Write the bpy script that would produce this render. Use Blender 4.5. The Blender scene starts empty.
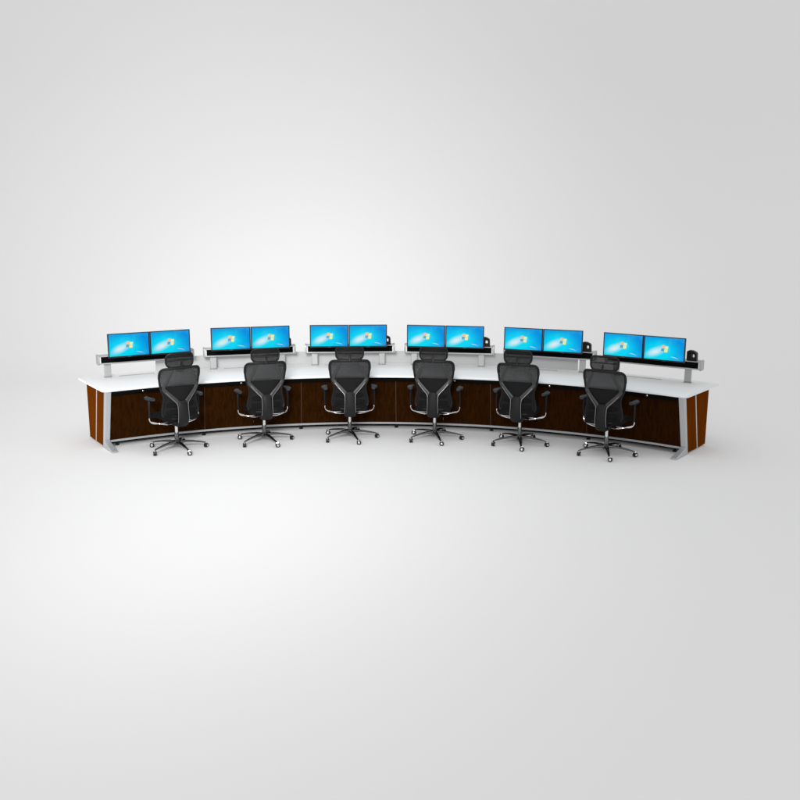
import bpy, bmesh, math, random
from mathutils import Vector, Matrix
random.seed(4)
scene = bpy.context.scene
COL = scene.collection
PI = math.pi

# ------------------------------------------------------------------ materials
def new_mat(name):
    m = bpy.data.materials.new(name); m.use_nodes = True
    nt = m.node_tree; b = nt.nodes['Principled BSDF']
    return m, nt, b

def noise_mat(name, col, rough=0.5, metal=0.0, scale=30.0, amt=0.12, bump=0.0, bump_scale=300.0, spec=0.5, stretch=(1, 1, 1), coat=0.0):
    """procedural: colour and roughness wander with a noise, optional fine bump"""
    m, nt, b = new_mat(name)
    tc = nt.nodes.new('ShaderNodeTexCoord')
    mp = nt.nodes.new('ShaderNodeMapping'); mp.inputs['Scale'].default_value = stretch
    nt.links.new(tc.outputs['Object'], mp.inputs['Vector'])
    n = nt.nodes.new('ShaderNodeTexNoise'); n.inputs['Scale'].default_value = scale; n.inputs['Detail'].default_value = 5
    nt.links.new(mp.outputs[0], n.inputs['Vector'])
    mx = nt.nodes.new('ShaderNodeMix'); mx.data_type = 'RGBA'
    mx.inputs['A'].default_value = (*[c * (1 - amt) for c in col], 1)
    mx.inputs['B'].default_value = (*[min(1, c * (1 + amt)) for c in col], 1)
    nt.links.new(n.outputs['Fac'], mx.inputs['Factor'])
    nt.links.new(mx.outputs['Result'], b.inputs['Base Color'])
    mr = nt.nodes.new('ShaderNodeMapRange')
    mr.inputs['To Min'].default_value = max(0.02, rough - 0.06); mr.inputs['To Max'].default_value = min(1, rough + 0.06)
    nt.links.new(n.outputs['Fac'], mr.inputs['Value']); nt.links.new(mr.outputs[0], b.inputs['Roughness'])
    b.inputs['Metallic'].default_value = metal
    b.inputs['Specular IOR Level'].default_value = spec
    b.inputs['Coat Weight'].default_value = coat
    if bump:
        n2 = nt.nodes.new('ShaderNodeTexNoise'); n2.inputs['Scale'].default_value = bump_scale; n2.inputs['Detail'].default_value = 3
        nt.links.new(mp.outputs[0], n2.inputs['Vector'])
        bp = nt.nodes.new('ShaderNodeBump'); bp.inputs['Strength'].default_value = bump; bp.inputs['Distance'].default_value = 0.002
        nt.links.new(n2.outputs['Fac'], bp.inputs['Height']); nt.links.new(bp.outputs[0], b.inputs['Normal'])
    return m

def wood_mat(name, dark, light, rough=0.35, spec=0.4):
    m, nt, b = new_mat(name)
    tc = nt.nodes.new('ShaderNodeTexCoord')
    mp = nt.nodes.new('ShaderNodeMapping'); mp.inputs['Scale'].default_value = (14, 14, 0.9)
    nt.links.new(tc.outputs['Object'], mp.inputs['Vector'])
    n = nt.nodes.new('ShaderNodeTexNoise'); n.inputs['Scale'].default_value = 3.0; n.inputs['Detail'].default_value = 8
    n.inputs['Distortion'].default_value = 0.6
    nt.links.new(mp.outputs[0], n.inputs['Vector'])
    cr = nt.nodes.new('ShaderNodeValToRGB')
    cr.color_ramp.elements[0].position = 0.32; cr.color_ramp.elements[0].color = (*dark, 1)
    cr.color_ramp.elements[1].position = 0.68; cr.color_ramp.elements[1].color = (*light, 1)
    nt.links.new(n.outputs['Fac'], cr.inputs[0]); nt.links.new(cr.outputs[0], b.inputs['Base Color'])
    b.inputs['Roughness'].default_value = rough; b.inputs['Specular IOR Level'].default_value = spec
    return m

def mesh_fabric(name):
    """woven chair mesh: a real pattern of tiny holes between dark threads"""
    m, nt, b = new_mat(name)
    tc = nt.nodes.new('ShaderNodeTexCoord')
    sep = nt.nodes.new('ShaderNodeSeparateXYZ'); nt.links.new(tc.outputs['Object'], sep.inputs[0])
    def M(op, a, bb=None):
        n = nt.nodes.new('ShaderNodeMath'); n.operation = op
        for i, v in enumerate((a, bb)):
            if v is None: continue
            if isinstance(v, (int, float)): n.inputs[i].default_value = v
            else: nt.links.new(v, n.inputs[i])
        return n.outputs[0]
    def holes(src):
        return M('GREATER_THAN', M('ABSOLUTE', M('SINE', M('MULTIPLY', src, PI / 0.004))), 0.875)
    hole = M('MULTIPLY', holes(sep.outputs['X']), holes(sep.outputs['Z']))
    alpha = M('SUBTRACT', 1.0, M('MULTIPLY', hole, 0.9))
    b.inputs['Base Color'].default_value = (0.011, 0.011, 0.0115, 1); b.inputs['Roughness'].default_value = 0.8
    b.inputs['Specular IOR Level'].default_value = 0.1
    nt.links.new(alpha, b.inputs['Alpha'])
    return m

def screen_mat(name, W, H, z0):
    m, nt, b = new_mat(name)
    nt.nodes.remove(b)
    out = nt.nodes['Material Output']
    tc = nt.nodes.new('ShaderNodeTexCoord'); sep = nt.nodes.new('ShaderNodeSeparateXYZ')
    nt.links.new(tc.outputs['Object'], sep.inputs[0])
    def M(op, *a, clamp=False):
        n = nt.nodes.new('ShaderNodeMath'); n.operation = op; n.use_clamp = clamp
        for i, v in enumerate(a):
            if isinstance(v, (int, float)): n.inputs[i].default_value = v
            else: nt.links.new(v, n.inputs[i])
        return n.outputs[0]
    def smooth(v, a, bb):
        n = nt.nodes.new('ShaderNodeMapRange'); n.interpolation_type = 'SMOOTHSTEP'
        n.inputs['From Min'].default_value = a; n.inputs['From Max'].default_value = bb
        nt.links.new(v, n.inputs['Value']); return n.outputs[0]
    def mix(f, a, bb):
        n = nt.nodes.new('ShaderNodeMix'); n.data_type = 'RGBA'
        nt.links.new(f, n.inputs['Factor'])
        for k, v in (('A', a), ('B', bb)):
            if isinstance(v, tuple): n.inputs[k].default_value = (*v, 1)
            else: nt.links.new(v, n.inputs[k])
        return n.outputs['Result']
    u = M('DIVIDE', sep.outputs['X'], W)                 # -0.5 .. 0.5
    v = M('DIVIDE', M('SUBTRACT', sep.outputs['Z'], z0), H)
    def dist(cu, cv, su, sv, rot=0.0):
        du = M('SUBTRACT', u, cu); dv = M('SUBTRACT', v, cv)
        c, s = math.cos(rot), math.sin(rot)
        a = M('ADD', M('MULTIPLY', du, c), M('MULTIPLY', dv, s))
        q = M('SUBTRACT', M('MULTIPLY', dv, c), M('MULTIPLY', du, s))
        return M('SQRT', M('ADD', M('POWER', M('DIVIDE', M('ABSOLUTE', a), su), 2.0), M('POWER', M('DIVIDE', M('ABSOLUTE', q), sv), 2.0)))
    base = mix(smooth(dist(-0.14, -0.18, 0.66, 0.80), 0.25, 1.1), (0.0, 0.70, 0.94), (0.0, 0.27, 0.76))
    bl = smooth(dist(-0.5, -0.55, 0.7, 0.45), 1.0, 0.1)
    base = mix(bl, base, (0.0, 0.74, 0.88))
    glow = M('MULTIPLY', smooth(dist(-0.22, -0.16, 0.40, 0.21, 0.85), 1.0, 0.0), 1.0)
    base = mix(glow, base, (0.74, 0.88, 0.92))
    core = M('MULTIPLY', smooth(dist(-0.02, 0.0, 0.20, 0.24), 1.0, 0.1), 0.45)
    base = mix(core, base, (0.4, 0.83, 0.95))
    ring = smooth(M('ABSOLUTE', M('SUBTRACT', dist(0.1, -0.95, 0.55, 0.62), 1.0)), 0.035, 0.0)
    lim = smooth(M('ABSOLUTE', M('SUBTRACT', u, 0.27)), 0.12, 0.02)
    base = mix(M('MULTIPLY', M('MULTIPLY', ring, lim), 0.8), base, (0.8, 0.93, 1.0))
    wv = nt.nodes.new('ShaderNodeTexNoise'); wv.inputs['Scale'].default_value = 9.0
    nt.links.new(tc.outputs['Object'], wv.inputs['Vector'])
    base = mix(M('MULTIPLY', smooth(wv.outputs['Fac'], 0.45, 0.75), 0.18), base, (0.08, 0.7, 0.93))
    em = nt.nodes.new('ShaderNodeEmission'); em.inputs['Strength'].default_value = 0.96
    nt.links.new(base, em.inputs['Color'])
    gl = nt.nodes.new('ShaderNodeBsdfGlossy'); gl.inputs['Roughness'].default_value = 0.3
    gl.inputs['Color'].default_value = (0.006, 0.006, 0.006, 1)
    ad = nt.nodes.new('ShaderNodeAddShader')
    nt.links.new(em.outputs[0], ad.inputs[0]); nt.links.new(gl.outputs[0], ad.inputs[1])
    nt.links.new(ad.outputs[0], out.inputs['Surface'])
    return m

def glow_mat(name, col, s=1.0):
    m, nt, b = new_mat(name)
    b.inputs['Base Color'].default_value = (0.02, 0.02, 0.02, 1)
    tc = nt.nodes.new('ShaderNodeTexCoord')
    n = nt.nodes.new('ShaderNodeTexNoise'); n.inputs['Scale'].default_value = 35
    nt.links.new(tc.outputs['Object'], n.inputs['Vector'])
    mx = nt.nodes.new('ShaderNodeMix'); mx.data_type = 'RGBA'
    mx.inputs['A'].default_value = (*col, 1); mx.inputs['B'].default_value = (*[c * .8 + .2 for c in col], 1)
    nt.links.new(n.outputs['Fac'], mx.inputs['Factor'])
    nt.links.new(mx.outputs['Result'], b.inputs['Emission Color']); b.inputs['Emission Strength'].default_value = s
    return m

M_ = dict(
    backdrop=noise_mat('seamless paper', (0.80, 0.80, 0.80), rough=0.95, scale=0.6, amt=0.004, spec=0.0),
    top=noise_mat('white laminate', (0.765, 0.78, 0.785), rough=0.45, scale=6, amt=0.015, bump=0.02, spec=0.12),
    cutout_grey=noise_mat('leftover cut-out grey', (0.47, 0.47, 0.47), rough=0.6, scale=5, amt=0.03, spec=0.3),
    silver=noise_mat('satin aluminium', (0.47, 0.48, 0.495), rough=0.42, metal=0.55, scale=40, amt=0.06, stretch=(1, 1, 6)),
    steel_post=noise_mat('brushed grey metal', (0.42, 0.42, 0.42), rough=0.45, metal=0.45, scale=60, amt=0.08, stretch=(6, 6, 1)),
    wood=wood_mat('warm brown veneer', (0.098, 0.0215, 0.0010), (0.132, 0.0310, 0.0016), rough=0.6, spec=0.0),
    wood_shade=wood_mat('brown veneer with painted shade', (0.0140, 0.0047, 0.0011), (0.0285, 0.0092, 0.0018), rough=0.6, spec=0.0),  # same veneer as the ends, with the front's shade put into the colour
    black=noise_mat('black powder coat', (0.003, 0.003, 0.003), rough=0.6, scale=50, amt=0.3, spec=0.03),
    gap=noise_mat('light brown seam', (0.06, 0.03, 0.018), rough=0.6, scale=50, amt=0.2),  # thin brown seam, lighter than the front panels
    plastic=noise_mat('black plastic', (0.007, 0.007, 0.0075), rough=0.42, scale=80, amt=0.3, bump=0.1, bump_scale=700, spec=0.2),
    frame=noise_mat('charcoal nylon', (0.009, 0.009, 0.0095), rough=0.45, scale=60, amt=0.25, bump=0.15, bump_scale=600, spec=0.2),
    frame_light=noise_mat('grey nylon', (0.034, 0.034, 0.0345), rough=0.4, scale=60, amt=0.2, bump=0.15, bump_scale=600, spec=0.3),
    fabric=noise_mat('black upholstery', (0.006, 0.006, 0.0065), rough=0.85, scale=120, amt=0.4, bump=0.6, bump_scale=500, spec=0.1),
    armpad=noise_mat('slate grey soft plastic', (0.020, 0.026, 0.032), rough=0.5, scale=70, amt=0.2, spec=0.25),
    meshf=mesh_fabric('open weave mesh'),
    chrome=noise_mat('chrome', (0.75, 0.75, 0.76), rough=0.12, metal=1.0, scale=40, amt=0.03),
    strip=noise_mat('satin trim metal', (0.28, 0.28, 0.29), rough=0.4, metal=0.9, scale=40, amt=0.1),
    darkchrome=noise_mat('dark polished metal', (0.13, 0.13, 0.135), rough=0.14, metal=0.95, scale=40, amt=0.15),
    bezel=noise_mat('monitor bezel', (0.010, 0.009, 0.010), rough=0.3, scale=60, amt=0.3, spec=0.5),
    badge=noise_mat('badge', (0.06, 0.055, 0.06), rough=0.3, scale=90, amt=0.2),
    rubber=noise_mat('castor rubber', (0.012, 0.012, 0.012), rough=0.4, scale=90, amt=0.2, spec=0.3),
)
SW, SH = 0.492, 0.277
M_['screen'] = screen_mat('desktop wallpaper', SW, SH, 0.158)
for k, c in dict(lo=(0.98, 0.42, 0.10), lg=(0.66, 0.90, 0.34), lb=(0.0, 0.22, 0.42), ly=(0.98, 0.78, 0.12)).items():
    M_[k] = glow_mat('logo ' + k, c, 0.95)

# ------------------------------------------------------------------ mesh helpers
def link_mesh(name, bm, mats, parent=None, smooth=True, bevel=0.0, segs=2):
    me = bpy.data.meshes.new(name)
    bmesh.ops.recalc_face_normals(bm, faces=bm.faces)
    if smooth:
        for f in bm.faces: f.smooth = True
    bm.to_mesh(me); bm.free()
    for m in (mats if isinstance(mats, (list, tuple)) else [mats]): me.materials.append(m)
    if smooth:
        me.set_sharp_from_angle(angle=math.radians(38))
    o = bpy.data.objects.new(name, me); COL.objects.link(o)
    if parent: o.parent = parent
    if bevel:
        md = o.modifiers.new('bevel', 'BEVEL'); md.width = bevel; md.segments = segs
        md.limit_method = 'ANGLE'; md.angle_limit = math.radians(40)
    return o

def tag(o, label=None, cat=None, group=None, kind=None):
    for k, v in (('label', label), ('category', cat), ('group', group), ('kind', kind)):
        if v: o[k] = v
    return o

def empty(name, loc, rz=0.0):
    o = bpy.data.objects.new(name, None); COL.objects.link(o)
    o.location = loc; o.rotation_euler = (0, 0, rz); o.empty_display_size = 0.2
    return o

def box(bm, x0, x1, y0, y1, z0, z1, mat=0, mtx=None):
    vs = [Vector((x, y, z)) for x in (x0, x1) for y in (y0, y1) for z in (z0, z1)]
    if mtx: vs = [mtx @ v for v in vs]
    v = [bm.verts.new(p) for p in vs]
    for q in ((0, 1, 3, 2), (4, 6, 7, 5), (0, 4, 5, 1), (2, 3, 7, 6), (0, 2, 6, 4), (1, 5, 7, 3)):
        f = bm.faces.new([v[i] for i in q]); f.material_index = mat

def prism(bm, pts, off, mat=0):
    """pts: closed polygon (3-D), extruded by vector off"""
    off = Vector(off)
    a = [bm.verts.new(Vector(p)) for p in pts]; b = [bm.verts.new(Vector(p) + off) for p in pts]
    n = len(pts)
    fs = [bm.faces.new(a), bm.faces.new(b[::-1])]
    for i in range(n): fs.append(bm.faces.new((a[i], a[(i + 1) % n], b[(i + 1) % n], b[i])))
    for f in fs: f.material_index = mat

def catmull(pts, n):
    pts = [Vector(p) for p in pts]; out = []
    P = [pts[0] * 2 - pts[1]] + pts + [pts[-1] * 2 - pts[-2]]
    for i in range(1, len(P) - 2):
        for k in range(n):
            t = k / n; a, b, c, d = P[i - 1:i + 3]
            out.append(0.5 * ((2 * b) + (c - a) * t + (2 * a - 5 * b + 4 * c - d) * t * t + (3 * b - a - 3 * c + d) * t ** 3))
    out.append(pts[-1]); return out

def tube(bm, path, r, seg=10, ry=None, closed=False, side=None, mat=0):
    """tube with per-point radius; r across 'side', ry across the other axis"""
    path = [Vector(p) for p in path]; n = len(path)
    R = r if isinstance(r, (list, tuple)) else [r] * n
    if ry is None: RY = R
    else: RY = ry if isinstance(ry, (list, tuple)) else [ry] * n
    rings = []
    prev = None
    for i, p in enumerate(path):
        if closed: t = path[(i + 1) % n] - path[i - 1]
        else: t = path[min(i + 1, n - 1)] - path[max(i - 1, 0)]
        t.normalize()
        if side is not None: u = Vector(side)
        elif prev is not None: u = prev
        else: u = Vector((0, 0, 1)) if abs(t.z) < 0.9 else Vector((0, 1, 0))
        u = (u - t * u.dot(t)).normalized(); prev = u
        w = t.cross(u)
        rings.append([bm.verts.new(p + u * RY[i] * math.cos(2 * PI * k / seg) + w * R[i] * math.sin(2 * PI * k / seg)) for k in range(seg)])
    m = n if closed else n - 1
    for i in range(m):
        a, b = rings[i], rings[(i + 1) % n]
        for k in range(seg):
            f = bm.faces.new((a[k], a[(k + 1) % seg], b[(k + 1) % seg], b[k])); f.material_index = mat
    if not closed:
        for q in (rings[0][::-1], rings[-1]):
            f = bm.faces.new(q); f.material_index = mat

def lathe(bm, prof, c=(0, 0, 0), axis='z', seg=20, mat=0):
    c = Vector(c); rings = []
    for r, h in prof:
        ring = []
        for k in range(seg):
            t = 2 * PI * k / seg
            if axis == 'z': p = Vector((r * math.cos(t), r * math.sin(t), h))
            elif axis == 'x': p = Vector((h, r * math.cos(t), r * math.sin(t)))
            else: p = Vector((r * math.cos(t), h, r * math.sin(t)))
            ring.append(bm.verts.new(c + p))
        rings.append(ring)
    for a, b in zip(rings, rings[1:]):
        for k in range(seg):
            f = bm.faces.new((a[k], a[(k + 1) % seg], b[(k + 1) % seg], b[k])); f.material_index = mat
    for q in (rings[0][::-1], rings[-1]):
        f = bm.faces.new(q); f.material_index = mat

# ------------------------------------------------------------------ layout
YC = 6.157                    # centre of the desk's arc, metres in front of the camera
RF, RR, ZT, END = 5.815, 6.846, 0.774, 0.640
def pol(r, a, z=0.0): return Vector((r * math.sin(a), YC + r * math.cos(a), z))

# ------------------------------------------------------------------ camera
cam = bpy.data.cameras.new('camera'); co = bpy.data.objects.new('camera', cam); COL.objects.link(co)
yaw, pitch, roll = -0.0368, -0.2095, 0.0023
Fv = Vector((math.sin(yaw) * math.cos(pitch), math.cos(yaw) * math.cos(pitch), math.sin(pitch)))
Rv = Vector((math.cos(yaw), -math.sin(yaw), 0)); Uv = Rv.cross(Fv)
Rr_ = Rv * math.cos(roll) + Uv * math.sin(roll); Ur_ = Uv * math.cos(roll) - Rv * math.sin(roll)
mt = Matrix((Rr_, Ur_, -Fv)).transposed().to_4x4(); mt.translation = Vector((0.501, 0, 2.992))
co.matrix_world = mt
cam.sensor_width = 36; cam.lens = 920.6 / 800 * 36; cam.clip_end = 200
scene.camera = co

# ------------------------------------------------------------------ seamless backdrop
def backdrop():
    bm = bmesh.new()
    Y0, YB, RAD, TOP, X = -8.0, 15.5, 6.0, 16.0, 26.0
    prof = [(Y0, 0.0), (0, 0.0), (6, 0), (10, 0), (YB, 0.0)]
    for k in range(1, 25):
        t = k / 24 * PI / 2
        prof.append((YB + RAD * math.sin(t), RAD - RAD * math.cos(t)))
    prof.append((YB + RAD, TOP))
    rows = [[bm.verts.new((x, y, z)) for y, z in prof] for x in (-X, -9, 0, 9, X)]
    for a, b in zip(rows, rows[1:]):
        for k in range(len(prof) - 1): bm.faces.new((a[k], b[k], b[k + 1], a[k + 1]))
    o = link_mesh('backdrop', bm, M_['backdrop'])
    tag(o, 'seamless pale grey studio floor curving up into the background', kind='structure')
    return o
backdrop()

# ------------------------------------------------------------------ curved console desk
root = empty('console_desk', (0, YC + 6.3, 0))
tag(root, 'long curved control room desk with white top, front panels coloured dark for shade and brown veneer ends', 'desk')
DO = Vector((0, YC + 6.3, 0))
def L(r, a, z): return pol(r, a, z) - DO

def arc_sweep(bm, section, a0, a1, n, mat=0):
    """section(a) -> list of (r, z), swept round the arc and capped"""
    rings = []
    for k in range(n + 1):
        a = a0 + (a1 - a0) * k / n
        rings.append([bm.verts.new(L(r, a, z)) for r, z in section(a)])
    m = len(rings[0])
    for A, B in zip(rings, rings[1:]):
        for k in range(m):
            f = bm.faces.new((A[k], A[(k + 1) % m], B[(k + 1) % m], B[k])); f.material_index = mat
    bm.faces.new(rings[0][::-1]); bm.faces.new(rings[-1])

# worktop with rounded front corners
def top_section(a, E=END + 0.006, cr=0.07):
    d = (E - abs(a)) * RF
    rf = RF
    if d < cr: rf = RF + cr - math.sqrt(max(0, cr * cr - (cr - d) ** 2))
    z0, z1, b = ZT - 0.03, ZT, 0.006
    return [(rf + b, z0), (rf, z0 + b), (rf, z1 - b), (rf + 0.002, z1 - 0.002), (rf + b, z1), (RR - b, z1), (RR, z1 - b), (RR, z0 + b), (RR - b, z0)]
bm = bmesh.new()
E2 = END + 0.006
aa = [-E2 + 0.0125 * (k / 10) ** 2 for k in range(10)] + [-E2 + 0.0125 + (2 * E2 - 0.025) * k / 96 for k in range(97)] + [E2 - 0.0125 * (k / 10) ** 2 for k in range(9, -1, -1)]
rings = [[bm.verts.new(L(r, a, z)) for r, z in top_section(a)] for a in aa]
m = len(rings[0])
for A, B in zip(rings, rings[1:]):
    for k in range(m): bm.faces.new((A[k], A[(k + 1) % m], B[(k + 1) % m], B[k]))
bm.faces.new(rings[0][::-1]); bm.faces.new(rings[-1])
worktop = link_mesh('worktop', bm, M_['top'], root)

# black apron under the front edge
bm = bmesh.new()
arc_sweep(bm, lambda a: [(5.858, 0.690), (5.850, 0.741), (5.90, 0.741), (5.90, 0.690)], -END + 0.012, END - 0.012, 96)
link_mesh('apron', bm, M_['black'], root)

DM = 2 * END / 6
def wall_r(z): return 5.895 + (0.70 - z) * 0.19      # the front leans back towards the floor
# six modules of front panel, each two boards with a seam
for i in range(6):
    a0 = -END + i * DM; g = 0.0007
    lo = a0 + (0.010 if i == 0 else g); hi = a0 + DM - (0.010 if i == 5 else g)
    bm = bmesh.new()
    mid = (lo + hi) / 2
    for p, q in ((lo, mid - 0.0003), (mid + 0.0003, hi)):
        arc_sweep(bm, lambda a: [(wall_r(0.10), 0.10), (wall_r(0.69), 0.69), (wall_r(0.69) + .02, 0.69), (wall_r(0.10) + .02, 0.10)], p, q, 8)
    link_mesh('front_panel', bm, M_['wood_shade'], root)
    bm = bmesh.new()
    for j in range(1):
        c = a0 + DM / 2
        d = 0.11 if i < 3 else -0.11
        cc = L(5.848, c - d * 0.25, 0.716); n = (L(5.0, c, 0.716) - L(5.8, c, 0.716)).normalized()
        tube(bm, [cc + n * 0.014, cc + n * 0.012, cc - n * .01], [0.006, 0.010, 0.010], seg=12)
    link_mesh('lock', bm, M_['chrome'], root)
for i in range(1, 6):
    bm = bmesh.new(); a0 = -END + i * DM
    arc_sweep(bm, lambda a: [(wall_r(0.10) + .006, 0.10), (wall_r(0.69) + .006, 0.69), (wall_r(0.69) + .016, 0.69), (wall_r(0.10) + .016, 0.10)], a0 - 0.0009, a0 + 0.0009, 1)
    link_mesh('seam_strip', bm, M_['gap'], root)

# silver bottom rail and a set-back black strip standing for the toe shadow
bm = bmesh.new()
arc_sweep(bm, lambda a: [(wall_r(0.075) - .012, 0.072), (wall_r(0.1) - .012, 0.098), (wall_r(0.1) + .03, 0.098), (wall_r(0.075) + .03, 0.072)], -END + 0.010, END - 0.010, 96)
link_mesh('bottom_rail', bm, M_['silver'], root)
bm = bmesh.new()
arc_sweep(bm, lambda a: [(6.125, 0.028), (6.12, 0.070), (6.15, 0.070), (6.155, 0.028)], -END + 0.012, END - 0.012, 96)
link_mesh('toe_shade', bm, M_['black'], root)
# levelling feet
for i in range(7):
    a = -END + i * DM + (0.03 if i == 0 else -0.03 if i == 6 else 0)
    bm = bmesh.new(); c = L(6.11, a, 0)
    lathe(bm, [(0.028, 0.0), (0.028, 0.008), (0.012, 0.012), (0.012, 0.02), (0.02, 0.022), (0.02, 0.04)], c, seg=14)
    link_mesh('levelling_foot', bm, M_['plastic'], root)
# rear wall of the cabinets
bm = bmesh.new()
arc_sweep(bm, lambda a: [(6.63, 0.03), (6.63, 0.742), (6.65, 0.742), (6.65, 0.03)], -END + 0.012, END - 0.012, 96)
link_mesh('back_panel', bm, M_['wood_shade'], root)

# end panels: two veneer boards with a silver trim between, slanted leg with foot
for s in (-1, 1):
    aE = s * END
    tang = Vector((math.cos(aE), -math.sin(aE), 0)) * s       # outwards
    def Q(r, z, t=0.0): return L(r, aE, z) + tang * t
    t0 = -0.028
    zt, zb = 0.743, 0.018
    def rb(z, top, bot): return top + (bot - top) * (zt - z) / (zt - zb)
    bmf = bmesh.new(); prism(bmf, [Q(5.900, zt, t0), Q(6.196, zt, t0), Q(6.372, zb, t0), Q(6.075, zb, t0)], tang * 0.022)
    ef = link_mesh('end_panel', bmf, M_['wood'], root, bevel=0.002)
    bmr = bmesh.new(); prism(bmr, [Q(6.222, zt, t0), Q(6.654, zt, t0), Q(6.654, zb + .0, t0), Q(6.398, zb, t0)], tang * 0.022)
    link_mesh('end_panel', bmr, M_['wood'], root, bevel=0.002)
    bmt = bmesh.new(); prism(bmt, [Q(6.197, zt, t0 - .004), Q(6.221, zt, t0 - .004), Q(6.397, zb - .003, t0 - .004), Q(6.373, zb - .003, t0 - .004)], tang * 0.030)
    link_mesh('trim_strip', bmt, M_['silver'], ef, bevel=0.0015)
    # leg: slanted post, foot reaching forwards
    bml = bmesh.new()
    prism(bml, [Q(5.835, zt, -0.072), Q(5.898, zt, -0.072), Q(6.072, 0.018, -0.072), Q(6.062, 0.0, -0.072), Q(5.985, 0.0, -0.072), Q(6.008, 0.10, -0.072)], tang * 0.076)
    lg = link_mesh('leg', bml, M_['silver'], root, bevel=0.008, segs=3)
    bmf = bmesh.new()
    prism(bmf, [Q(6.000, 0.105, -0.071), Q(5.975, 0.082, -0.071), Q(5.735, 0.022, -0.071), Q(5.718, 0.010, -0.071), Q(5.722, 0.0, -0.071), Q(5.984, 0.0, -0.071)], tang * 0.073)
    link_mesh('foot', bmf, M_['silver'], lg, bevel=0.006, segs=3)

# made-up low grey sheet standing for cut-out leftovers behind the posts, from behind the first chair to the fifth bar
bm = bmesh.new()
arc_sweep(bm, lambda a: [(6.80, ZT + 0.001), (6.80, 0.945), (6.803, 0.948), (6.815, 0.948), (6.818, 0.945), (6.818, ZT + 0.001)], -0.498, 0.372, 72)
link_mesh('cutout_fill', bm, M_['cutout_grey'], root)

DS = 0.2102
for i in range(6):                                           # cable slots in the top
    a = (i - 2.5) * DS
    bm = bmesh.new()
    arc_sweep(bm, lambda q: [(6.655, ZT + 0.001), (6.655, ZT + 0.004), (6.68, ZT + 0.004), (6.68, ZT + 0.001)], a - 0.055 + 0.005, a + 0.02, 8)
    link_mesh('cable_slot', bm, M_['steel_post'], root)

# ------------------------------------------------------------------ monitor bars on posts
POS = ['leftmost', 'second from the left', 'third from the left', 'third from the right', 'second from the right', 'rightmost']
def copy_tree(o, parent=None):
    c = o.copy(); COL.objects.link(c)
    if parent is not None:
        c.parent = parent
    for ch in list(o.children): copy_tree(ch, c)
    return c

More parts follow.
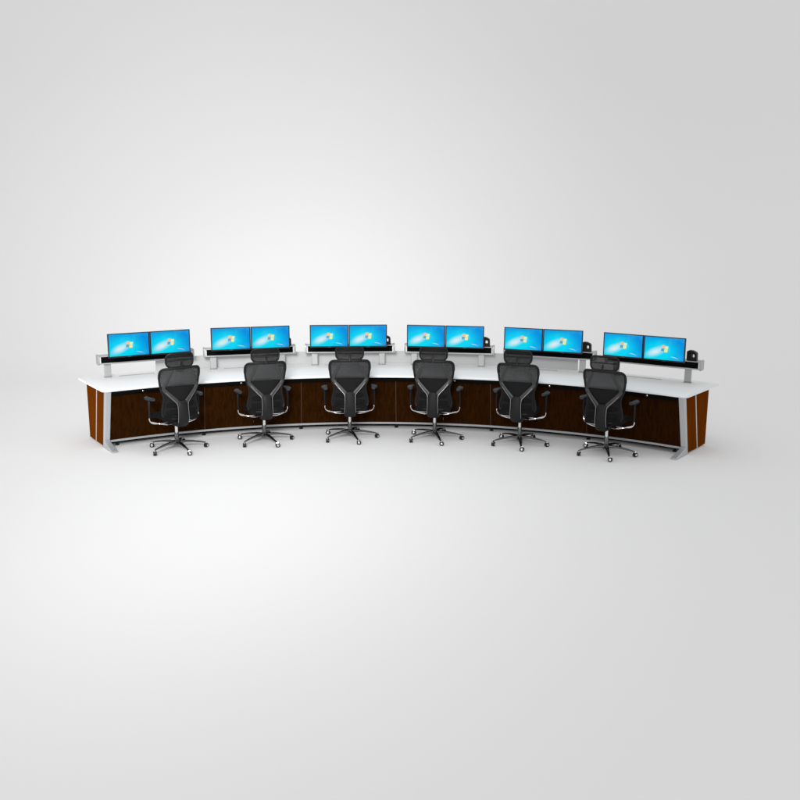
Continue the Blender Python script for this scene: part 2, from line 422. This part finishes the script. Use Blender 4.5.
RB = 6.56
def make_bar():
    r = empty('monitor_bar', (0, 0, 0))
    z0, z1 = 0.962 - ZT, 1.068 - ZT
    x0, x1 = -0.58, 0.63
    bm = bmesh.new()            # C-channel: back, top lip, bottom lip
    prism(bm, [(x0, 0.0, z0), (x0, 0.0, z0 + .014), (x0, 0.02, z0 + .016), (x0, 0.02, z1 - .012), (x0, 0.0, z1 - .010), (x0, 0.0, z1), (x0, 0.02, z1 + .006), (x0, 0.115, z1 + .006), (x0, 0.125, z1 - .004), (x0, 0.125, z0 + .006), (x0, 0.115, z0 - .006), (x0, 0.02, z0 - .006)], (x1 - x0, 0, 0))
    body = link_mesh('rail', bm, M_['silver'], r)
    bm = bmesh.new(); box(bm, x0 + .012, x1 - .012, 0.012, 0.019, z0 + .017, z1 - .013)
    # three slot ribs, drawn as real ridges
    for zz in (0.30, 0.55, 0.8):
        zc = z0 + (z1 - z0) * zz; box(bm, x0 + .012, x1 - .012, 0.008, 0.0119, zc - .003, zc + .003)
    link_mesh('black_insert', bm, M_['black'], body)
    for s, xa in ((-1, x0), (1, x1)):
        bm = bmesh.new()
        e = 0.008; h0, h1, d0, d1 = z0 - .012, z1 + .012, -0.010, 0.135
        pts = []
        for cy, cz, q in ((d0 + .022, h0 + .022, 2), (d1 - .022, h0 + .022, 3), (d1 - .022, h1 - .022, 0), (d0 + .022, h1 - .022, 1)):
            for k in range(5):
                t = (q + k / 4) * PI / 2; pts.append((xa + s * .001, cy + .022 * math.cos(t), cz + .022 * math.sin(t)))
        prism(bm, pts, (s * 0.022, 0, 0))
        link_mesh('end_cap', bm, M_['steel_post'], r, bevel=0.003)
        # bright inner return of the cap
        bm = bmesh.new(); box(bm, xa - s * .0005, xa - s * .016, 0.001, 0.0119, z0 + .015, z1 - .012)
        link_mesh('end_stop', bm, M_['top'], r)
    for s in (-1, 1):
        bm = bmesh.new()
        x = s * 0.472
        box(bm, x - .042, x + .042, 0.075, 0.108, 0.008, z0 - .0065)
        p = link_mesh('post', bm, M_['steel_post'], r, bevel=0.005)
        bm = bmesh.new(); box(bm, x - .050, x + .050, 0.060, 0.123, 0.001, 0.0075)
        link_mesh('base_plate', bm, M_['steel_post'], p, bevel=0.002)
    # arms that carry the two screens in front of the bar
    for s in (-1, 1):
        bm = bmesh.new(); x = s * 0.262
        zz = z1 + .0065
        lathe(bm, [(0.03, zz), (0.03, zz + .02), (0.02, zz + .024), (0.02, zz + .12)], (x * 1.3, 0.06, 0), seg=16)
        zt = zz + .105
        tube(bm, catmull([(x * 1.3, 0.06, zt), (x * 1.15, -0.10, zt), (x, -0.225, zt)], 6), 0.02, seg=10, ry=0.013)
        box(bm, x - .05, x + .05, -0.262, -0.222, zt - .05, zt + .05)
        link_mesh('monitor_arm', bm, M_['plastic'], r, bevel=0.003)
    # black cable hoop standing on the right end of the bar
    bm = bmesh.new()
    zb = z1 + .0075; y0 = -0.015
    outer = [(0.465, zb), (0.465, zb + .115), (0.492, zb + .128), (0.535, zb + .125), (0.575, zb + .108), (0.588, zb + .09), (0.592, zb)]
    inner = [(0.530, zb + .038), (0.530, zb + .078), (0.5302, zb + .082), (0.553, zb + .083), (0.560, zb + .076), (0.562, zb + .070), (0.562, zb + .038)]
    A = [[bm.verts.new((x, y, z)) for x, z in outer] for y in (y0, y0 + .07)]
    B = [[bm.verts.new((x, y, z)) for x, z in inner] for y in (y0, y0 + .07)]
    n = 7
    for k in range(n):
        j = (k + 1) % n
        bm.faces.new((A[0][k], A[0][j], B[0][j], B[0][k])); bm.faces.new((A[1][k], B[1][k], B[1][j], A[1][j]))
        bm.faces.new((A[0][k], A[1][k], A[1][j], A[0][j])); bm.faces.new((B[0][k], B[0][j], B[1][j], B[1][k]))
    link_mesh('cable_hoop', bm, M_['plastic'], r, bevel=0.002)
    return r

bar0 = make_bar()
def on_desk(r, a): p = pol(r, a, ZT); return p
for i in range(6):
    o = bar0 if i == 0 else copy_tree(bar0)
    a = (i - 2.5) * DS
    o.location = on_desk(RB, a); o.rotation_euler = (0, 0, -a)
    tag(o, '%s silver and black monitor bar on grey posts' % POS[i], 'monitor bar', 'monitor bars along the back of the desk')

# ------------------------------------------------------------------ monitors
MW, MH, MZ = 0.521, 0.307, 1.085
def make_monitor():
    """origin at the middle of the lower edge, screen facing -y"""
    r = empty('monitor', (0, 0, 0))
    bm = bmesh.new()
    box(bm, -MW / 2, MW / 2, 0.0, 0.022, 0.0, MH)
    prism(bm, [(-0.19, 0.0221, 0.05), (-0.19, 0.0221, 0.26), (-0.13, 0.045, 0.23), (-0.13, 0.045, 0.08)], (0.0001, 0, 0)) if False else None
    box(bm, -0.17, 0.17, 0.0225, 0.042, 0.06, 0.25)
    h = link_mesh('housing', bm, M_['bezel'], r, bevel=0.003)
    zc = 0.158
    # raised bezel lip around the screen
    bm = bmesh.new()
    for x0, x1, z0, z1 in ((-MW / 2 + .001, -SW / 2 - .0005, .001, MH - .001), (SW / 2 + .0005, MW / 2 - .001, .001, MH - .001), (-SW / 2 - .0005, SW / 2 + .0005, zc + SH / 2 + .0005, MH - .001), (-SW / 2 - .0005, SW / 2 + .0005, .001, zc - SH / 2 - .0005)):
        box(bm, x0, x1, -0.004, -0.0005, z0, z1)
    link_mesh('bezel', bm, M_['bezel'], r)
    bm = bmesh.new(); box(bm, -SW / 2, SW / 2, -0.002, -0.0008, zc - SH / 2, zc + SH / 2)
    sc = link_mesh('screen', bm, M_['screen'], r, smooth=False)
    # four-pane waving flag on the wallpaper
    bm = bmesh.new(); N = 6
    def fl(u, v):   # u,v in -1..1
        x = u * 0.040 + v * 0.006
        z = v * 0.037 - 0.008 * math.sin(u * 2.4) * 1.0 + 0.003 * u
        return (0.006 + x, -0.0026, zc + 0.001 + z)
    for (u0, u1, v0, v1, mi) in ((-1, -.07, .08, 1, 0), (.07, 1, .08, 1, 1), (-1, -.07, -1, -.08, 2), (.07, 1, -1, -.08, 3)):
        g = [[bm.verts.new(fl(u0 + (u1 - u0) * i / N, v0 + (v1 - v0) * j / 2)) for j in range(3)] for i in range(N + 1)]
        for i in range(N):
            for j in range(2):
                f = bm.faces.new((g[i][j], g[i + 1][j], g[i + 1][j + 1], g[i][j + 1])); f.material_index = mi
    link_mesh('logo', bm, [M_['lo'], M_['lg'], M_['lb'], M_['ly']], sc, smooth=False)
    bm = bmesh.new(); box(bm, -0.022, 0.022, -0.0055, -0.0042, 0.003, 0.015)
    link_mesh('badge', bm, M_['badge'], r, smooth=False)
    return r
mon0 = make_monitor(); first = True
PAIR = ['leftmost pair', 'second pair from the left', 'third pair from the left', 'third pair from the right', 'second pair from the right', 'rightmost pair']
for i in range(6):
    a = (i - 2.5) * DS
    for s in (-1, 1):
        o = mon0 if first else copy_tree(mon0); first = False
        t = Vector((math.cos(a), -math.sin(a), 0))
        o.location = pol(6.25, a, MZ) + t * s * 0.2625 + Vector((0, 0, 0))
        o.rotation_euler = (0, 0, -a)
        tag(o, '%s screen of the %s of blue-lit monitors' % ('left' if s < 0 else 'right', PAIR[i]), 'monitor', 'paired monitors on the bars')

# ------------------------------------------------------------------ office chair
def make_chair():
    r = empty('office_chair', (0, 0, 0))
    def backy(x, z):      # surface of the backrest: wraps forward at the sides, bulges at the lumbar
        t = (z - 0.5) / 0.56
        return -0.215 - 0.055 * t + 0.035 * math.sin(max(0, min(1, t)) * PI) + 1.15 * x * x
    # outline half width by height
    prof = [(0.455, 0.190), (0.50, 0.230), (0.58, 0.224), (0.66, 0.205), (0.74, 0.206), (0.82, 0.234), (0.90, 0.248), (0.97, 0.253), (1.02, 0.249), (1.048, 0.232), (1.062, 0.200)]
    def hw(z):
        for (a, b), (c, d) in zip(prof, prof[1:]):
            if z <= c: return b + (d - b) * (z - a) / (c - a)
        return prof[-1][1]
    # mesh sheet
    bm = bmesh.new(); NZ, NX = 26, 16; g = []
    for j in range(NZ + 1):
        z = 0.46 + (1.058 - 0.46) * j / NZ; w = hw(z) - 0.004
        g.append([bm.verts.new((x, backy(x, z), z)) for x in [w * (2 * k / NX - 1) for k in range(NX + 1)]])
    for A, B in zip(g, g[1:]):
        for k in range(NX): bm.faces.new((A[k], A[k + 1], B[k + 1], B[k]))
    link_mesh('backrest_mesh', bm, M_['meshf'], r)
    # frame
    pts = [Vector((w, 0, z)) for z, w in prof] + [Vector((0.1, 0, 1.068)), Vector((-0.1, 0, 1.068))] + [Vector((-w, 0, z)) for z, w in prof[::-1]] + [Vector((-.08, 0, .44)), Vector((.08, 0, .44))]
    pts = [Vector((p.x, backy(p.x, p.z), p.z)) for p in pts]
    path = []
    n = len(pts)
    for i in range(n):
        a, b, c, d = pts[i - 1], pts[i], pts[(i + 1) % n], pts[(i + 2) % n]
        for k in range(3):
            t = k / 3
            path.append(0.5 * ((2 * b) + (c - a) * t + (2 * a - 5 * b + 4 * c - d) * t * t + (3 * b - a - 3 * c + d) * t ** 3))
    bm = bmesh.new()
    rr = [0.017 if p.z > 0.93 else 0.013 if p.z > 0.75 else 0.011 for p in path]
    tube(bm, path, rr, seg=8, ry=0.011, closed=True, side=(0, 1, 0))
    link_mesh('backrest_frame', bm, M_['frame'], r)
    # lumbar cushions
    bm = bmesh.new()
    for (z0, z1, dy) in ((0.475, 0.565, 0.03), (0.57, 0.655, 0.022)):
        gg = []
        for s in (0, 1):
            grid = []
            for j in range(5):
                z = z0 + (z1 - z0) * j / 4; w = hw(z) - 0.018
                q = math.sin(PI * j / 4) * 0.016
                grid.append([bm.verts.new((x, backy(x, z) + (0.004 if s == 0 else dy) + (-q if s == 0 else q * .6) * (1 - (x / w) ** 4), z)) for x in [w * (2 * k / 12 - 1) for k in range(13)]])
            gg.append(grid)
        for grid in gg:
            for A, B in zip(grid, grid[1:]):
                for k in range(12): bm.faces.new((A[k], A[k + 1], B[k + 1], B[k]))
        f, b_ = gg
        for k in range(12):
            bm.faces.new((f[0][k], f[0][k + 1], b_[0][k + 1], b_[0][k])); bm.faces.new((f[-1][k], f[-1][k + 1], b_[-1][k + 1], b_[-1][k]))
        for j in range(4):
            bm.faces.new((f[j][0], f[j + 1][0], b_[j + 1][0], b_[j][0])); bm.faces.new((f[j][-1], f[j + 1][-1], b_[j + 1][-1], b_[j][-1]))
    link_mesh('lumbar_cushion', bm, M_['fabric'], r)
    # Y-shaped rear support
    def by(x, z, o=0.026): return backy(x, z) - o
    bm = bmesh.new()
    for s in (-1, 1):
        pa = catmull([(s * .120, by(.12, 1.055, .018), 1.052), (s * .165, by(.16, .94, .026), .94), (s * .206, by(.2, .845, .022), .845), (s * .200, by(.2, .805, .024), .800), (s * .135, by(.13, .725), .728), (s * .062, by(.06, .655), .652), (s * .035, by(.03, .62), .60)], 4)
        nn = len(pa)
        tube(bm, pa, [0.017 + 0.008 * min(1, k / (nn * .5)) for k in range(nn)], seg=8, ry=0.009, side=(0, 1, 0))
    Yf = link_mesh('rear_yoke', bm, M_['frame_light'], r)
    bm = bmesh.new()
    zs = [0.665, 0.63, 0.56, 0.48, 0.40, 0.355, 0.335]; ws = [0.040, 0.060, 0.062, 0.064, 0.069, 0.070, 0.062]
    ys = [by(0, z, .030) for z in (0.665, 0.63, 0.56, 0.48)] + [-0.235, -0.205, -0.17]
    rg = []
    for z, w, y in zip(zs, ws, ys):
        rg.append([bm.verts.new(p) for p in ((-w, y - .004, z), (-w * .8, y - .014, z), (0, y - .018, z), (w * .8, y - .014, z), (w, y - .004, z), (w, y + .016, z), (-w, y + .016, z))])
    for A, B in zip(rg, rg[1:]):
        for k in range(7): bm.faces.new((A[k], A[(k + 1) % 7], B[(k + 1) % 7], B[k]))
    bm.faces.new(rg[0]); bm.faces.new(rg[-1][::-1])
    link_mesh('spine', bm, M_['frame'], r)
    for s in (-1, 1):
        bm = bmesh.new()
        pa = catmull([(s * .190, by(.19, .78, .034), .775), (s * .128, by(.13, .70, .038), .700), (s * .075, by(.06, .645, .044), .640), (s * .066, by(0, .60, .046), .60), (s * .0665, by(0, .50, .046), .50), (s * .071, -0.252, .40)], 5)
        tube(bm, pa, 0.0033, seg=8)
        link_mesh('chrome_strip', bm, M_['strip'], Yf)
    # headrest: rounded frame, mesh, centre post with cross bar
    hy = -0.245
    bm = bmesh.new(); hp = []
    cx, cz, hwid, hh, rad = 0, 1.157, 0.172, 0.082, 0.058
    for q, (sx, sz) in enumerate(((1, 1), (-1, 1), (-1, -1), (1, -1))):
        for k in range(6):
            t = (q + k / 5) * PI / 2
            x = sx * (hwid - rad) + rad * math.cos(t); z = cz + sz * (hh - rad) + rad * math.sin(t)
            x *= 1 - 0.25 * max(0, cz - z)
            hp.append(Vector((x, hy + 1.6 * x * x, z)))
    tube(bm, hp, 0.012, seg=8, ry=0.012, closed=True, side=(0, 1, 0))
    hr = link_mesh('headrest', bm, M_['frame'], r)
    bm = bmesh.new(); g = []
    for j in range(11):
        v = -1 + 2 * j / 10; z = cz + v * (hh - .004); w = (hwid - .006) * (1 - 0.20 * abs(v) ** 4)
        g.append([bm.verts.new((x, hy + 1.6 * x * x + .004, z)) for x in [w * (2 * k / 12 - 1) for k in range(13)]])
    for A, B in zip(g, g[1:]):
        for k in range(12): bm.faces.new((A[k], A[k + 1], B[k + 1], B[k]))
    link_mesh('headrest_mesh', bm, M_['meshf'], hr)
    bm = bmesh.new()
    tube(bm, [(0, by(0, 1.06, .012), 1.055), (0, hy - .018, 1.09), (0, hy - .018, 1.15)], [0.016, 0.013, 0.011], seg=8, ry=0.008, side=(0, 1, 0))
    tube(bm, [(x, hy - .014 + 1.6 * x * x, 1.165 + .003 * math.cos(x * 20)) for x in [-.150 + .03 * k for k in range(11)]], 0.007, seg=8)
    link_mesh('headrest_bracket', bm, M_['plastic'], hr)
    # seat
    bm = bmesh.new(); rows = []
    for j in range(9):
        v = j / 8; y = -0.20 + 0.47 * v
        w = 0.245 * (1 - 0.10 * (1 - v) ** 2 - 0.10 * v ** 6); zt = 0.475 + 0.008 * math.sin(v * PI) - 0.03 * v ** 4
        ring = []
        for k in range(24):
            t = 2 * PI * k / 24; cxx, cz2 = math.cos(t), math.sin(t)
            sx = math.copysign(abs(cxx) ** 0.35, cxx); sz = math.copysign(abs(cz2) ** 0.6, cz2)
            ring.append(bm.verts.new((w * sx, y, zt - 0.036 + 0.036 * sz + (0.012 * (sx * sx) if sz > 0 else 0))))
        rows.append(ring)
    for A, B in zip(rows, rows[1:]):
        for k in range(24): bm.faces.new((A[k], A[(k + 1) % 24], B[(k + 1) % 24], B[k]))
    bm.faces.new(rows[0][::-1]); bm.faces.new(rows[-1])
    link_mesh('seat', bm, M_['fabric'], r, bevel=0.01, segs=3)
    bm = bmesh.new()
    box(bm, -.075, .075, -.17, .12, 0.335, 0.398)
    box(bm, -.055, .055, -.195, -.16, 0.325, 0.372)
    mech = link_mesh('tilt_mechanism', bm, M_['plastic'], r, bevel=0.01, segs=3)
    bm = bmesh.new(); tube(bm, catmull([(.076, 0.02, .365), (.15, .02, .36), (.22, .01, .35)], 4), .005, seg=8); box(bm, .215, .25, -.012, .03, .344, .356)
    link_mesh('lever', bm, M_['plastic'], mech)
    # arms
    for s in (-1, 1):
        ar = bmesh.new()
        tube(ar, catmull([(s * .316, .045, .435), (s * .320, .035, .53), (s * .318, .035, .60), (s * .312, .045, .665)], 5), [0.0125] * 5 + [0.014] * 5 + [0.017] * 6, seg=10, ry=0.020, side=(0, 1, 0))
        arm = link_mesh('armrest', ar, M_['frame'], r)
        pd = bmesh.new()
        rg = []
        for j in range(9):
            v = j / 8; y = -.09 + .25 * v; w = 0.040 * (1 - abs(2 * v - 1) ** 4 * .45) * (1.0 - .12 * v); c = s * (.306 + .02 * math.sin(v * PI))
            rg.append([pd.verts.new((c + w * math.copysign(abs(math.cos(2 * PI * k / 14)) ** .6, math.cos(2 * PI * k / 14)), y, .682 - .012 * v * v + .016 * math.copysign(abs(math.sin(2 * PI * k / 14)) ** .7, math.sin(2 * PI * k / 14)))) for k in range(14)])
        for A, B in zip(rg, rg[1:]):
            for k in range(14): pd.faces.new((A[k], A[(k + 1) % 14], B[(k + 1) % 14], B[k]))
        pd.faces.new(rg[0][::-1]); pd.faces.new(rg[-1])
        link_mesh('arm_pad', pd, M_['armpad'], arm)
        cr = bmesh.new()
        tube(cr, catmull([(s * .317, .045, .45), (s * .317, .045, .41), (s * .300, .035, .377), (s * .26, .02, .362), (s * .16, .0, .358), (s * .07, -.01, .372)], 5), 0.0085, seg=8)
        tube(cr, catmull([(s * .307, .04, .385), (s * .24, -.05, .372), (s * .15, -.07, .352), (s * .07, -.06, .35)], 5), 0.0055, seg=8)
        link_mesh('arm_bracket', cr, M_['chrome'], arm)
    # gas lift
    bm = bmesh.new(); lathe(bm, [(0.020, 0.22), (0.020, 0.335)], seg=16)
    gl = link_mesh('gas_lift', bm, M_['chrome'], r)
    bm = bmesh.new(); lathe(bm, [(0.026, 0.125), (0.026, 0.215), (0.022, 0.222)], seg=16)
    link_mesh('lift_sleeve', bm, M_['darkchrome'], gl)
    return r

def make_base(parent, rot):
    """five-star base: the arms are real geometry; rot turns the star under the seat"""
    bm = bmesh.new()
    lathe(bm, [(0.022, 0.060), (0.040, 0.066), (0.042, 0.105), (0.034, 0.124), (0.027, 0.128)], seg=20)
    for k in range(5):
        t = rot + k * 2 * PI / 5; c, s = math.cos(t), math.sin(t)
        pa = [(c * q, s * q, z) for q, z in ((0.025, .100), (.11, .102), (.20, .094), (.285, .080), (.332, .070), (.346, .064))]
        tube(bm, pa, [.030, .025, .019, .014, .011, .009], seg=8, ry=[.020, .017, .013, .011, .009, .008], side=(0, 0, 1))
    b = link_mesh('star_base', bm, M_['darkchrome'], parent)
    for k in range(5):
        t = rot + k * 2 * PI / 5
        cb = bmesh.new()
        # twin-wheel castor with hood, trailing sideways
        sp = t + 0.9 + 0.5 * math.sin(k * 2.1)
        tr = Vector((math.cos(sp), math.sin(sp), 0)) * 0.014
        c = Vector((math.cos(t) * .346, math.sin(t) * .346, 0))
        ax = Vector((-math.sin(sp), math.cos(sp), 0))
        tube(cb, [c + Vector((0, 0, .07)), c + Vector((0, 0, .045))], 0.0055, seg=8)
        for q in (-1, 1):
            w0 = c + tr + Vector((0, 0, .0275))
            tube(cb, [w0 + ax * q * .004, w0 + ax * q * .006, w0 + ax * q * .018, w0 + ax * q * .021], [.024, .0275, .0275, .020], seg=16)
        for q in (-1, 1):
            tube(cb, [w0 * 0 + c + tr + Vector((0, 0, .0275)) + ax * q * .0212, c + tr + Vector((0, 0, .0275)) + ax * q * .0232], [.015, .012], seg=12, mat=1)
        tube(cb, [c + Vector((0, 0, .052)), c + tr * 1.4 + Vector((0, 0, .061)), c + tr * 2.6 + Vector((0, 0, .055))], [.010, .013, .007], seg=8, mat=1)
        tube(cb, [c + tr * 1.0 + Vector((0, 0, .0275)) - ax * .006, c + tr + Vector((0, 0, .0275)) + ax * .006], .029, seg=14)
        link_mesh('castor', cb, [M_['rubber'], M_['chrome']], b)
    return b

chair0 = make_chair(); base_src = {}
RC, DC, OC = 5.507, 0.2007, -0.0054
yaw_extra = [9, 4, 1, -1, -2, -1]
base_rot = [20, 18, 4, -5, -20, -22]
CL = ['leftmost chair, black mesh with headrest, turned outwards beside the left desk end',
      'second chair from the left, black mesh with headrest, below the second monitor pair',
      'third chair from the left, black mesh with headrest, left of the desk centre',
      'black mesh chair with headrest just right of the desk centre, third from the right',
      'second chair from the right, black mesh with headrest, in front of the fifth monitor pair',
      'rightmost chair, black mesh with headrest, nearest the right desk end']
for i in range(6):
    o = chair0 if i == 0 else copy_tree([chair0][0])
    if i == 0: chairs = [o]
    else: chairs.append(o)
for i, o in enumerate(chairs):
    a = (i - 2.5) * DC + OC
    o.location = pol(RC, a, 0.0)
    rz = -a + math.radians(yaw_extra[i]); o.rotation_euler = (0, 0, rz)
    make_base(o, math.radians(base_rot[i]) - rz)
    tag(o, CL[i], 'office chair', 'mesh office chairs along the desk')

# ------------------------------------------------------------------ light
world = bpy.data.worlds.new('World'); scene.world = world; world.use_nodes = True
wn = world.node_tree; bg = wn.nodes['Background']
bg.inputs['Color'].default_value = (1, 1, 1, 1)          # even white studio surround
WORLD = 0.864
bg.inputs['Strength'].default_value = WORLD

def lamp(name, kind, loc, aim, energy, **kw):
    l = bpy.data.lights.new(name, kind); l.energy = energy
    for k, v in kw.items(): setattr(l, k, v)
    o = bpy.data.objects.new(name, l); COL.objects.link(o)
    o.location = loc
    o.rotation_euler = (Vector(aim) - Vector(loc)).to_track_quat('-Z', 'Y').to_euler()
    return o
LAMPS = []
#LAMPS_BEGIN
SA = (-3.0, 0.5, 5.5); SB = (-1.0, -2.0, 6.0)
LAMPS.append(lamp('wall_spot', 'SPOT', SA, (-4.4, 20, 3), 1350, spot_size=math.radians(50), spot_blend=1.0, shadow_soft_size=1.2))
LAMPS.append(lamp('wall_spot_narrow', 'SPOT', SA, (-4.4, 20, 3), 390, spot_size=math.radians(30), spot_blend=1.0, shadow_soft_size=1.2))
LAMPS.append(lamp('floor_spot', 'SPOT', SB, (-1.9, 14.8, 0), 3350, spot_size=math.radians(50), spot_blend=1.0, shadow_soft_size=1.5))
LAMPS.append(lamp('floor_spot_narrow', 'SPOT', SB, (-1.9, 14.8, 0), 4200, spot_size=math.radians(30), spot_blend=1.0, shadow_soft_size=1.5))
LAMPS.append(lamp('end_key', 'SPOT', (-9.0, 7.3, 0.5), (-3.95, 11.2, 0.40), 540, spot_size=math.radians(15), spot_blend=0.8, shadow_soft_size=0.4))
#LAMPS_END

# ------------------------------------------------------------------ output
scene.render.engine = 'CYCLES'
scene.cycles.use_denoising = True
scene.cycles.max_bounces = 10
scene.cycles.transparent_max_bounces = 16
scene.view_settings.view_transform = 'Standard'
scene.view_settings.look = 'None'
scene.view_settings.exposure = 0.0
scene.view_settings.gamma = 1.0
